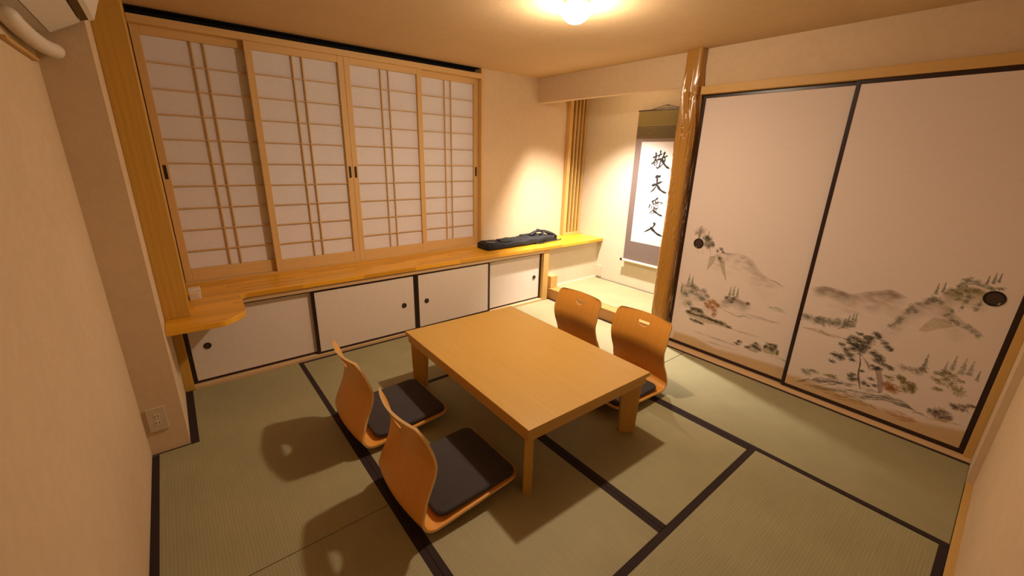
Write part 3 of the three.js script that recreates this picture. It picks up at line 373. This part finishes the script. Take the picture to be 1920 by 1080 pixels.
// ---- rustic alcove post with flowing ridges and knots
{
  const n = 168, m = 560, pos = [], uv = [], idx = [];
  seed = 4242;
  const bumps = Array.from({ length: 520 }, () => ({ a: rr(0, Math.PI * 2), y: rr(0.05, 1.86), w: rr(0.004, 0.010), h: rr(0.007, 0.026), k: rr(-0.0045, 0.0045) }));
  for (let j = 0; j <= m; j++) {
    const y = j / m * H, near = bumps.filter((q) => Math.abs(q.y - y) < q.h * 2.6);
    for (let i = 0; i <= n; i++) {
      const a = i / n * Math.PI * 2, ii = i % n, k = Math.min(1, Math.max(0, (1.98 - y) / 0.12));
      let d = 0.009 * (tnoise(ii / n * 10 + 0.8 * Math.sin(y * 2.3), y * 3.2, 10, 64, 71) - 0.5);
      const cord = Math.abs(Math.sin((a + 0.22 * Math.sin(y * 5.2 + 1) + 0.10 * Math.sin(y * 13)) * 4.5));   // raised cords winding down the upper half
      d += 0.011 * Math.pow(1 - cord, 4) * Math.min(1, Math.max(0, (y - 1.25) / 0.25));
      for (const q of near) { let da = Math.abs(a - q.a); da = Math.min(da, Math.PI * 2 - da) * 0.065; d += q.k * Math.exp(-(da * da) / (q.w * q.w) - ((y - q.y) ** 2) / (q.h * q.h)); }
      const r = 0.0605 / Math.pow(Math.pow(Math.abs(Math.cos(a)), 5) + Math.pow(Math.abs(Math.sin(a)), 5), 0.2) + d * k;   // a squared log
      pos.push(Math.cos(a) * r, y, Math.sin(a) * r); uv.push(y, i / n * 0.44);
    }
  }
  for (let j = 0; j < m; j++) for (let i = 0; i < n; i++) { const a = j * (n + 1) + i, b = a + n + 1; idx.push(a, b, a + 1, b, b + 1, a + 1); }
  const g = new THREE.BufferGeometry(); g.setAttribute('position', new THREE.Float32BufferAttribute(pos, 3)); g.setAttribute('uv', new THREE.Float32BufferAttribute(uv, 2)); g.setIndex(idx); g.computeVertexNormals();
  const o = tag(mesh('alcove_post', g, M.post), 'rustic glossy log post between the alcove and the painted doors', 'post'); o.position.set(0.076, 0, 1.208);
}

// ================================================================ FURNITURE
// ---- low table
{
  const g = tag(group('low_table', -1.482, 0, 1.266), 'low rectangular light wooden table in the middle of the tatami', 'table');
  g.rotation.y = -1.3 * Math.PI / 180;
  const w = 0.402, l = 0.583, top = 0.356, t = 0.022, ap = 0.288;
  mesh('tabletop', bx(-w, w, top - t, top, -l, l, 'z', 0.0025), M.table, g);
  const i = 0.012, k = 0.02;
  for (const s of [-1, 1]) {
    mesh('apron', bx(s < 0 ? -w + i : w - i - k, s < 0 ? -w + i + k : w - i, ap, top - t, -l + i + k, l - i - k, 'z', 0.002), M.table, g);
    mesh('apron', bx(-w + i, w - i, ap, top - t, s < 0 ? -l + i : l - i - k, s < 0 ? -l + i + k : l - i, 'x', 0.002), M.table, g);
  }
  for (const sx of [-1, 1]) for (const sz of [-1, 1]) {   // board legs set on the diagonal, tapering towards the floor
    const sh = new THREE.Shape([[0.0, top - t - 0.001], [-0.105, top - t - 0.001], [-0.088, 0], [-0.008, 0]].map((p) => new THREE.Vector2(...p)));
    const q = new THREE.ExtrudeGeometry(sh, { depth: 0.030, bevelEnabled: true, bevelThickness: 0.003, bevelSize: 0.003, bevelOffset: -0.003, bevelSegments: 2 });
    q.translate(0, 0, -0.015); const leg = metreUV(q, 'y');
    leg.rotateY(-Math.atan2(sz, sx)); leg.translate(sx * (w - 0.026), 0, sz * (l - 0.026));
    mesh('leg', leg, M.table, g);
  }
}
// ---- legless chairs of bent plywood
const chairSrc = new THREE.Group();
{
  const prof = [[0.465, 0.066], [0.38, 0.060], [0.25, 0.051], [0.15, 0.045], [0.075, 0.039], [0.035, 0.038], [0.006, 0.052], [-0.010, 0.085], [0.003, 0.14], [0.027, 0.20], [0.047, 0.255], [0.054, 0.300], [0.047, 0.345], [0.032, 0.395], [0.014, 0.440], [0.000, 0.470]];
  const curve = new THREE.CatmullRomCurve3(prof.map(([x, y]) => new THREE.Vector3(x, y, 0)), false, 'centripetal');
  const L = curve.getLength(), N = 110, Mw = 26, th = 0.0095;
  const hwAt = (s) => {                                 // half width along the developed length (m from the seat front)
    const K = [[0, 0.200], [0.10, 0.206], [0.28, 0.210], [0.393, 0.212], [0.473, 0.208], [0.533, 0.199], [0.613, 0.190], [0.693, 0.193], [0.773, 0.199], [0.853, 0.195], [0.953, 0.184]];
    let i = 0; while (i < K.length - 2 && s > K[i + 1][0]) i++;
    const f = Math.min(1, Math.max(0, (s - K[i][0]) / (K[i + 1][0] - K[i][0]))), e = f * f * (3 - 2 * f);
    let w = K[i][1] + (K[i + 1][1] - K[i][1]) * e;
    const rf = 0.045, rt = 0.030;                       // rounded corners
    if (s < rf) w -= rf - Math.sqrt(Math.max(0, rf * rf - (rf - s) ** 2));
    if (s > L - rt) w -= rt - Math.sqrt(Math.max(0, rt * rt - (s - L + rt) ** 2));
    return w;
  };
  const rows = [];
  for (let j = 0; j <= N; j++) { const t = j / N; rows.push(t < 0.08 ? L * 0.08 * (1 - Math.cos(t / 0.08 * Math.PI / 2)) : t > 0.92 ? L * (0.92 + 0.08 * Math.sin((t - 0.92) / 0.08 * Math.PI / 2)) : L * t); }
  const pos = [], uv = [], idx = [];
  for (const side of [1, -1]) for (let j = 0; j <= N; j++) {
    const s = rows[j], u = Math.min(1, s / L), p = curve.getPointAt(u), tg = curve.getTangentAt(u), nx = tg.y, ny = -tg.x; // normal: up on the seat, forward on the back
    const w = Math.max(0.004, hwAt(s)), cup = 0.028 * Math.min(1, Math.max(0, (s - 0.403) / 0.12));
    for (let i = 0; i <= Mw; i++) {
      const q = -1 + 2 * i / Mw, dx = -cup * (1 - q * q) + cup * 0.25;
      pos.push(p.x + dx + nx * side * th / 2, p.y + ny * side * th / 2, q * w); uv.push(s, q * w + 0.3);
    }
  }
  const V = (N + 1) * (Mw + 1), at = (sd, j, i) => sd * V + j * (Mw + 1) + i;
  for (let j = 0; j < N; j++) for (let i = 0; i < Mw; i++) { let a = at(0, j, i), b = at(0, j, i + 1), c = at(0, j + 1, i), d = at(0, j + 1, i + 1); idx.push(a, c, b, b, c, d); a = at(1, j, i); b = at(1, j, i + 1); c = at(1, j + 1, i); d = at(1, j + 1, i + 1); idx.push(a, b, c, b, d, c); }
  for (let j = 0; j < N; j++) { let a = at(0, j, 0), b = at(0, j + 1, 0), c = at(1, j, 0), d = at(1, j + 1, 0); idx.push(a, c, b, b, c, d); a = at(0, j, Mw); b = at(0, j + 1, Mw); c = at(1, j, Mw); d = at(1, j + 1, Mw); idx.push(a, b, c, b, d, c); }
  for (let i = 0; i < Mw; i++) { let a = at(0, 0, i), b = at(0, 0, i + 1), c = at(1, 0, i), d = at(1, 0, i + 1); idx.push(a, b, c, b, d, c); a = at(0, N, i); b = at(0, N, i + 1); c = at(1, N, i); d = at(1, N, i + 1); idx.push(a, c, b, b, c, d); }
  let g = new THREE.BufferGeometry(); g.setAttribute('position', new THREE.Float32BufferAttribute(pos, 3)); g.setAttribute('uv', new THREE.Float32BufferAttribute(uv, 2)); g.setIndex(idx);
  g.computeVertexNormals();
  // the half-moon hand hole near the top of the back
  const hole = new THREE.Shape(); hole.moveTo(-0.038, 0.014); hole.lineTo(0.038, 0.014); hole.bezierCurveTo(0.042, 0.004, 0.026, -0.018, 0, -0.018); hole.bezierCurveTo(-0.026, -0.018, -0.042, 0.004, -0.038, 0.014);
  const hg = new THREE.ExtrudeGeometry(hole, { depth: 0.2, bevelEnabled: false, curveSegments: 12 }); hg.translate(0, 0, -0.1); hg.rotateY(Math.PI / 2); hg.scale(1, 1.06, 1.1); hg.translate(0.0, 0.406, 0);
  const ev = new Evaluator(); ev.attributes = ['position', 'normal', 'uv']; ev.useGroups = false;
  const A = new Brush(g, M.chair), B = new Brush(hg, M.chair); A.updateMatrixWorld(); B.updateMatrixWorld();
  const res = ev.evaluate(A, B, SUBTRACTION).geometry; strip(res); res.clearGroups?.();
  const shell = toCreasedNormals(res, 0.6);
  mesh('seat_shell', shell, M.chair, chairSrc);
  // pale cut edge of the plywood, all the way round
  {
    const P = (sd, j, i) => { const k = at(sd, j, i) * 3; return new THREE.Vector3(pos[k], pos[k + 1], pos[k + 2]); };
    const loop = []; for (let j = 0; j <= N; j++) loop.push([j, Mw]); for (let i = Mw - 1; i >= 0; i--) loop.push([N, i]); for (let j = N - 1; j >= 0; j--) loop.push([j, 0]); for (let i = 1; i < Mw; i++) loop.push([0, i]);
    const ep = [], eu = [], ei = [], nL = loop.length;
    loop.forEach(([j, i], k) => {
      const a = P(0, j, i), b = P(1, j, i), u = Math.min(1, rows[j] / L), tg = curve.getTangentAt(u), out = new THREE.Vector3(0, 0, i === Mw ? 1 : i === 0 ? -1 : 0).addScaledVector(tg, j === N ? 1 : j === 0 ? -1 : 0).normalize().multiplyScalar(0.0007);
      const mid = a.clone().add(b).multiplyScalar(0.5); for (const v of [a, b]) { v.sub(mid).multiplyScalar(1.06).add(mid).add(out); ep.push(v.x, v.y, v.z); }
      eu.push(k * 0.01, 0, k * 0.01, th); const n2 = ((k + 1) % nL) * 2; ei.push(k * 2, k * 2 + 1, n2, n2, k * 2 + 1, n2 + 1);
    });
    const eg = new THREE.BufferGeometry(); eg.setAttribute('position', new THREE.Float32BufferAttribute(ep, 3)); eg.setAttribute('uv', new THREE.Float32BufferAttribute(eu, 2)); eg.setIndex(ei); eg.computeVertexNormals();
    mesh('plywood_edge', eg, M.plyEdge, chairSrc).userData.label = 'pale cut plywood edge';
  }
  // cushion
  const s = 0.194, r = 0.05, sh = new THREE.Shape(); sh.moveTo(-s + r, -s); sh.lineTo(s - r, -s); sh.quadraticCurveTo(s, -s, s, -s + r); sh.lineTo(s, s - r); sh.quadraticCurveTo(s, s, s - r, s); sh.lineTo(-s + r, s); sh.quadraticCurveTo(-s, s, -s, s - r); sh.lineTo(-s, -s + r); sh.quadraticCurveTo(-s, -s, -s + r, -s);
  const cg = new THREE.ExtrudeGeometry(sh, { depth: 0.004, bevelEnabled: true, bevelThickness: 0.011, bevelSize: 0.012, bevelOffset: -0.012, bevelSegments: 5, curveSegments: 8 });
  cg.rotateX(-Math.PI / 2); const cu = metreUV(cg, 'x'); cu.rotateZ(0.033); cu.translate(0.258, 0.0680, 0);
  const cm = toCreasedNormals(cu, 0.9);
  mesh('seat_cushion', cm, M.cushion, chairSrc);
  // curved foot below the seat
  const fp = [[0.10, 0.037], [0.135, 0.020], [0.18, 0.006], [0.235, 0.0045], [0.29, 0.010], [0.335, 0.028], [0.365, 0.051]], fc = new THREE.CatmullRomCurve3(fp.map(([x, y]) => new THREE.Vector3(x, y, 0)));
  const fs = [], fo = []; for (let i = 0; i <= 24; i++) { const p = fc.getPointAt(i / 24), q = fc.getTangentAt(i / 24); fs.push(new THREE.Vector2(p.x - q.y * 0.0045, p.y + q.x * 0.0045)); fo.unshift(new THREE.Vector2(p.x + q.y * 0.0045, p.y - q.x * 0.0045)); }
  const fg = new THREE.ExtrudeGeometry(new THREE.Shape([...fs, ...fo]), { depth: 0.30, bevelEnabled: false }); fg.translate(0, 0, -0.15);
  mesh('foot', metreUV(fg, 'x'), M.chair, chairSrc);
}
function placeChair(x, z, deg, label) {
  const c = chairSrc.clone(); c.name = num('floor_chair'); c.position.set(x, 0, z); c.rotation.y = deg * Math.PI / 180; scene.add(c);
  c.userData = {}; tag(c, label, 'chair', 'legless chairs around the low table'); return c;
}
placeChair(-2.322, 0.962, 0, 'legless plywood chair on the left of the table, nearer the cabinet doors');
placeChair(-2.316, 1.550, 0, 'legless plywood chair on the left of the table, nearest the viewer');
placeChair(-0.690, 1.020, 180, 'legless plywood chair right of the table, in front of the alcove step');
placeChair(-0.655, 1.518, 180, 'legless plywood chair right of the table, beside the painted doors');

// ---- hanging scroll in the alcove
{
  const g = tag(group('hanging_scroll', 0.736, 0.37, 0.605), 'hanging scroll with four black brushed characters on the alcove wall', 'hanging scroll');
  const hz = 0.284, y0 = 0.0, y1 = 1.443, X = 0.0;
  const part = (name, z0, z1, a, b, x, m, t = 0.0012) => mesh(name, bx(x, x + t, a, b, z0, z1, 'y', 0), m, g);
  part('mounting', -hz, hz, y0 + 0.01, y1, X, M.scrollEdge, 0.0016);
  const seal = document.createElement('canvas'); seal.width = 1024; seal.height = 512;
  { const c = seal.getContext('2d'); seed = 77; c.fillStyle = 'rgb(112,98,40)'; c.fillRect(0, 0, 1024, 512); c.fillStyle = 'rgb(84,70,32)'; c.fillRect(0, 276, 1024, 236); for (let i = 0; i < 1100; i++) { c.strokeStyle = `rgba(${rnd() < 0.5 ? '172,158,84' : '62,52,20'},${rr(0.08, 0.34)})`; c.lineWidth = rr(1, 5); const x = rr(0, 1024), y = rr(0, 512), l = rr(20, 90); c.beginPath(); c.moveTo(x, y); c.quadraticCurveTo(x + l * 0.5, y - rr(-30, 50), x + l, y + rr(-20, 20)); c.stroke(); } }
  const bt = new THREE.CanvasTexture(seal); bt.colorSpace = THREE.SRGBColorSpace;
  const faceGeo = (z0, z1, a, b, x) => { const p = new THREE.PlaneGeometry(z1 - z0, b - a); p.rotateY(-Math.PI / 2); p.translate(x, (a + b) / 2, (z0 + z1) / 2); return p; };
  mesh('upper_brocade', faceGeo(-hz, hz, 1.198, y1, -0.0006), mat({ map: bt, color: C(0.60, 0.55, 0.42), roughness: 0.8 }), g);
  part('brocade_seam', -hz, hz, 1.310, 1.316, -0.0016, M.scrollTop, 0.0008);
  // paper with calligraphy, strokes in metres on the sheet
  const pz = 0.216, pa = 0.218, pb = 1.170, cv = document.createElement('canvas'); cv.width = 928; cv.height = 2048;
  {
    const c = cv.getContext('2d'), S = 928 / (2 * pz), PX = (z) => (z - 0.605 + pz) * S, PY = (y) => (pb - (y - 0.37)) * (2048 / (pb - pa));
    c.fillStyle = 'rgb(214,210,213)'; c.fillRect(0, 0, 928, 2048);
    seed = 5; for (let i = 0; i < 2500; i++) { c.fillStyle = `rgba(${rnd() < 0.5 ? '255,255,255' : '226,218,208'},0.12)`; c.fillRect(rr(0, 928), rr(0, 2048), rr(4, 40), 1); }
    c.fillStyle = 'rgb(26,22,20)';
    for (const [w, p] of BRUSH) {
      const pts = []; for (let i = 0; i < p.length; i += 2) pts.push(new THREE.Vector3(PX(p[i]), PY(p[i + 1]), 0));
      const q = new THREE.CatmullRomCurve3(pts, false, 'centripetal'), n = 90;
      for (let i = 0; i <= n; i++) { const t = i / n, a = q.getPoint(t), r = w * S * 0.76 * (0.55 + 0.45 * Math.min(1, t * 6)) * (1 - 0.6 * Math.pow(t, 5)) * (0.9 + 0.2 * Math.sin(t * 9)); c.beginPath(); c.ellipse(a.x, a.y, r, r * 0.85, -0.7, 0, 7); c.fill(); }
    }
    c.fillStyle = 'rgba(120,110,104,0.55)'; for (const [z, y] of [[0.408, 0.655], [0.408, 0.635], [0.408, 0.615], [0.700, 1.455], [0.700, 1.435]]) { c.fillRect(PX(z) - 12, PY(y) - 8, 24, 5); c.fillRect(PX(z) - 4, PY(y) - 14, 5, 22); }
  }
  const ct = new THREE.CanvasTexture(cv); ct.colorSpace = THREE.SRGBColorSpace; ct.anisotropy = 8;
  mesh('calligraphy_paper', faceGeo(-pz, pz, pa, pb, -0.0010), mat({ map: ct, roughness: 0.85 }), g);
  mesh('top_rod', cyl(0.006, 0.006, 2 * hz + 0.006, -0.002, y1, 0, 14, 'z'), M.lacquer, g);
  const rl = mesh('roller', cyl(0.0125, 0.0125, 2 * hz, -0.008, 0.012, 0, 24, 'z'), M.roller, g);
  for (const s of [-1, 1]) mesh('roller_knob', cyl(0.0135, 0.0135, 0.026, -0.008, 0.012, s * (hz + 0.013), 24, 'z'), M.lacquer, rl);
  const cord = mesh('hanging_cord', [tubeGeo([[-0.002, y1 + 0.004, -0.15], [-0.001, y1 + 0.022, -0.07], [0.002, y1 + 0.038, -0.004], [0.002, y1 + 0.038, 0.004], [-0.001, y1 + 0.022, 0.07], [-0.002, y1 + 0.004, 0.15]], 0.003, 40, 8), tubeGeo([[-0.001, y1 + 0.006, -0.07], [0, y1 + 0.020, 0], [-0.001, y1 + 0.006, 0.07]], 0.002, 20, 6)], M.lacquer, g);
  mesh('wall_hook', [cyl(0.003, 0.003, 0.038, 0.015, y1 + 0.034, 0, 10, 'x')], M.pull, g);
}
// ---- long soft bag on the counter
{
  const g = tag(group('soft_bag', -0.2, 0.55, -0.23), 'long dark navy soft bag lying on the counter beside the alcove', 'bag');
  seed = 991;
  const secs = [[-0.475, 0.028, 0.072, 0.082], [-0.468, 0.058, 0.086, 0.100], [-0.43, 0.066, 0.096, 0.106], [-0.33, 0.062, 0.098, 0.106], [-0.25, 0.052, 0.098, 0.104], [-0.15, 0.066, 0.098, 0.104], [-0.05, 0.060, 0.095, 0.102], [0.05, 0.072, 0.096, 0.100], [0.14, 0.068, 0.095, 0.100], [0.23, 0.078, 0.092, 0.094], [0.32, 0.066, 0.086, 0.086], [0.40, 0.046, 0.070, 0.07], [0.45, 0.030, 0.05, 0.05], [0.47, 0.012, 0.02, 0.02]];
  const n = 40, pos = [], uv = [], idx = [], seg = 78;
  const lerp = (t) => { const x = t * (secs.length - 1), i = Math.min(secs.length - 2, Math.floor(x)), f = x - i, e = f * f * (3 - 2 * f); return secs[i].map((v, k) => v + (secs[i + 1][k] - v) * (k ? e : f)); };
  for (let j = 0; j <= seg; j++) {
    const [x, h, zb, zf] = lerp(j / seg);
    for (let i = 0; i <= n; i++) {
      const a = i / n * Math.PI * 2, ca = Math.cos(a), sa = Math.sin(a), pw = 0.45, sx = Math.sign(ca) * Math.pow(Math.abs(ca), pw), sy = Math.sign(sa) * Math.pow(Math.abs(sa), pw);
      const wr = 0.008 * (tnoise(x * 14 + 40, i / n * 12, 97, 12, 81) - 0.5) + 0.004 * (tnoise(x * 40 + 40, i / n * 20, 197, 20, 82) - 0.5);
      const y = h / 2 * (1 + sy) + (sy > -0.6 ? wr * 1.4 : 0);
      pos.push(x, Math.max(0.0005, y), sx * (sx > 0 ? zf : zb) + wr); uv.push(x, i / n * 0.5);
    }
  }
  for (let j = 0; j < seg; j++) for (let i = 0; i < n; i++) { const a = j * (n + 1) + i, b = a + n + 1; idx.push(a, a + 1, b, b, a + 1, b + 1); }
  for (const [j, f] of [[0, 1], [seg, -1]]) { const c = pos.length / 3; const [x, h] = lerp(j / seg); pos.push(x - f * 0.004, h / 2, 0); uv.push(x, 0.25); for (let i = 0; i < n; i++) { const a = j * (n + 1) + i; if (f > 0) idx.push(c, a + 1, a); else idx.push(c, a, a + 1); } }
  const bg = new THREE.BufferGeometry(); bg.setAttribute('position', new THREE.Float32BufferAttribute(pos, 3)); bg.setAttribute('uv', new THREE.Float32BufferAttribute(uv, 2)); bg.setIndex(idx); bg.computeVertexNormals();
  mesh('bag_body', bg, M.bag, g);
  mesh('zip', tubeGeo([[-0.44, 0.067, 0.02], [-0.42, 0.070, 0.05], [-0.39, 0.069, 0.085]], 0.0035, 16, 6), M.zip, g);
  mesh('front_pocket', metreUV(new RoundedBoxGeometry(0.24, 0.012, 0.10, 3, 0.005).rotateX(0.1).translate(-0.18, 0.066, 0.03), 'x'), M.bag, g);
  mesh('shoulder_strap', [tubeGeo([[0.02, 0.074, -0.05], [0.12, 0.082, -0.02], [0.22, 0.098, -0.04], [0.30, 0.104, 0.0], [0.38, 0.074, 0.05], [0.42, 0.045, 0.07]], 0.012, 40, 8), tubeGeo([[0.20, 0.085, 0.05], [0.28, 0.10, 0.03], [0.36, 0.075, -0.02], [0.43, 0.04, 0.0]], 0.010, 30, 8), tubeGeo([[0.10, 0.078, 0.02], [0.19, 0.105, 0.0], [0.26, 0.112, -0.05], [0.34, 0.08, -0.06]], 0.011, 30, 8)], M.bagStrap, g);
  mesh('strap_pad', metreUV(new RoundedBoxGeometry(0.12, 0.016, 0.06, 3, 0.007).rotateZ(-0.25).translate(0.335, 0.086, 0.02), 'x'), M.bagStrap, g);
  mesh('buckle', bx(0.335, 0.365, 0.094, 0.099, 0.0, 0.022, 'x', 0.002), M.zip, g);
  mesh('hem_strap', tubeGeo([[0.1, 0.012, 0.104], [0.17, 0.006, 0.108], [0.25, 0.012, 0.104], [0.36, 0.012, 0.095], [0.48, 0.010, 0.07], [0.50, 0.010, 0.06]], 0.0055, 30, 6), M.bagStrap, g);
}
// ---- small box on the counter
{
  const g = tag(group('small_box', -2.820, 0.55, -0.02), 'small cream box on the counter at the foot of the side panel', 'box');
  mesh('box_body', bx(-0.027, 0.027, 0, 0.052, -0.05, 0.012, 'x', 0.002), M.plastic, g);
  mesh('front_panel', bx(-0.020, 0.016, 0.008, 0.040, 0.010, 0.0135, 'x', 0.001), M.socket, g);
  mesh('lid', bx(-0.0285, 0.0285, 0.052, 0.060, -0.0515, 0.0135, 'x', 0.002), M.plastic, g);
}
// ---- sockets
function outlet(pos, face, label) {
  const g = tag(group('wall_outlet', ...pos), label, 'outlet'); if (face === 'x') g.rotation.y = -Math.PI / 2;
  const p = mesh('cover_plate', bx(-0.035, 0.035, -0.06, 0.06, 0, 0.008, 'y', 0.003), M.plate, g);
  for (const y of [-0.017, 0.017]) { const s = mesh('socket_face', bx(-0.011, 0.011, y - 0.014, y + 0.014, 0.006, 0.0095, 'y', 0.0015), M.socket, g); for (const x of [-0.006, 0.006]) mesh('slot', bx(x - 0.0013, x + 0.0013, y - 0.004, y + 0.004, 0.009, 0.0098, 'y', 0), M.plasticDark, s); }
}
outlet([-3.058, 0.180, ZC], 'z', 'wall outlet near the floor on the left pilaster');
outlet([0.77, 0.180, -0.002], 'x', 'wall outlet low in the far alcove corner');

// ---- air conditioner and its pipe, high on the left wall
{
  const g = tag(group('air_conditioner', XW + 0.001, 1.72, 0.985), 'white air conditioner mounted high on the left wall', 'air conditioner');
  const L = 0.40, ext = (pts, name, m, l = L, parent = g) => { const q = new THREE.ExtrudeGeometry(new THREE.Shape(pts.map((p) => new THREE.Vector2(...p))), { depth: 2 * l, bevelEnabled: true, bevelThickness: 0.003, bevelSize: 0.003, bevelOffset: -0.003, bevelSegments: 2 }); q.translate(0, 0, -l); return mesh(name, metreUV(q, 'z'), m, parent); };
  ext([[0, 0.026], [0.046, 0.026], [0.046, 0.30], [0, 0.30]], 'back_plate', M.plastic);
  ext([[0.050, 0.024], [0.132, 0.070], [0.132, 0.30], [0.050, 0.30]], 'body', M.plastic);
  ext([[0.158, 0.078], [0.172, 0.085], [0.196, 0.150], [0.205, 0.22], [0.196, 0.295], [0.133, 0.298], [0.133, 0.09]], 'front_panel', M.plastic);
  ext([[0.136, 0.071], [0.157, 0.078], [0.156, 0.086], [0.134, 0.08]], 'louver', M.plasticDark, L - 0.02);
}
{
  const g = tag(group('drain_pipe', XW + 0.03, 1.69, 0.75), 'wrapped white pipe running under the air conditioner', 'pipe');
  mesh('wrapped_pipe', tubeGeo([[-0.006, 0.010, 0.27], [-0.004, 0.002, 0.19], [0.003, -0.007, 0.08], [0.012, -0.010, -0.03], [0.022, -0.004, -0.15]], 0.023, 48, 18), M.plastic, g);
  mesh('end_cap', new THREE.SphereGeometry(0.0232, 20, 14).translate(-0.006, 0.010, 0.27), M.plastic, g);
  mesh('end_cap', new THREE.SphereGeometry(0.0245, 20, 14).translate(0.022, -0.004, -0.152), M.plastic, g);
  mesh('rail', bx(-0.029, -0.016, -0.050, -0.040, -0.10, 0.30, 'z', 0.002), M.trim, g);
}
// ---- ceiling lamp
{
  const { x, y, z, color, power, down } = ROOM_LAMP;
  const g = tag(group('ceiling_lamp', x, H, z), 'small round lit lamp on the ceiling', 'lamp');
  mesh('lamp_base', new THREE.LatheGeometry([[0, 0], [0.062, 0], [0.062, -0.012], [0.056, -0.018], [0, -0.018]].map((p) => new THREE.Vector2(...p)), 40), M.plastic, g);
  const dome = []; for (let i = 0; i <= 20; i++) { const a = i / 20 * Math.PI / 2; dome.push(new THREE.Vector2(0.078 * Math.cos(a), -0.020 - 0.070 * Math.sin(a))); }
  const d = mesh('lamp_diffuser', new THREE.LatheGeometry([new THREE.Vector2(0.05, -0.017), ...dome], 48), new THREE.MeshStandardMaterial({ color: 0xffffff, emissive: C(1, 0.86, 0.66), emissiveIntensity: 2.2, roughness: 0.5 }), g);
  d.castShadow = false;
  const l = new THREE.PointLight(color, power, 0, 2); l.position.set(0, y - H - 0.005, 0); l.castShadow = true; l.shadow.radius = 2.0; l.shadow.mapSize.set(2048, 2048); l.shadow.bias = -0.001; g.add(l);
  // the diffuser gives more light straight down than sideways
  const k = new THREE.SpotLight(color, down, 0, 86 * Math.PI / 180, 1, 2); k.position.copy(l.position); k.target.position.set(0, -1.5, 0); k.target.name = 'lamp_aim'; k.castShadow = true; k.shadow.radius = 2.0; k.shadow.mapSize.set(2048, 2048); k.shadow.bias = -0.001; g.add(k, k.target);
}
// ---- alcove downlight, hidden behind the beam
{
  const { x, y, z, color, power } = ALCOVE_LAMP;
  const g = tag(group('alcove_downlight', x, H, z), 'downlight on the alcove ceiling behind the beam', 'lamp');
  mesh('lamp_housing', new THREE.LatheGeometry([[0.045, 0], [0.05, 0], [0.05, -0.040], [0.044, -0.040], [0.044, -0.03], [0, -0.03]].map((p) => new THREE.Vector2(...p)), 36), M.plastic, g);
  mesh('lamp_lens', new THREE.CircleGeometry(0.043, 32).rotateX(Math.PI / 2).translate(0, -0.034, 0), new THREE.MeshStandardMaterial({ color: 0xffffff, emissive: C(1, 0.86, 0.66), emissiveIntensity: 2.0 }), g);
  const l = new THREE.SpotLight(color, power, 0, 56 * Math.PI / 180, 1, 2); l.position.set(0, y - H, 0); l.target.position.set(-0.1, y - H - 1, 0); g.add(l, l.target); l.castShadow = true; l.shadow.radius = 1.6; l.shadow.mapSize.set(2048, 2048); l.shadow.bias = -0.0008;
  l.target.name = 'lamp_aim';
}
renderer.render(scene, camera);
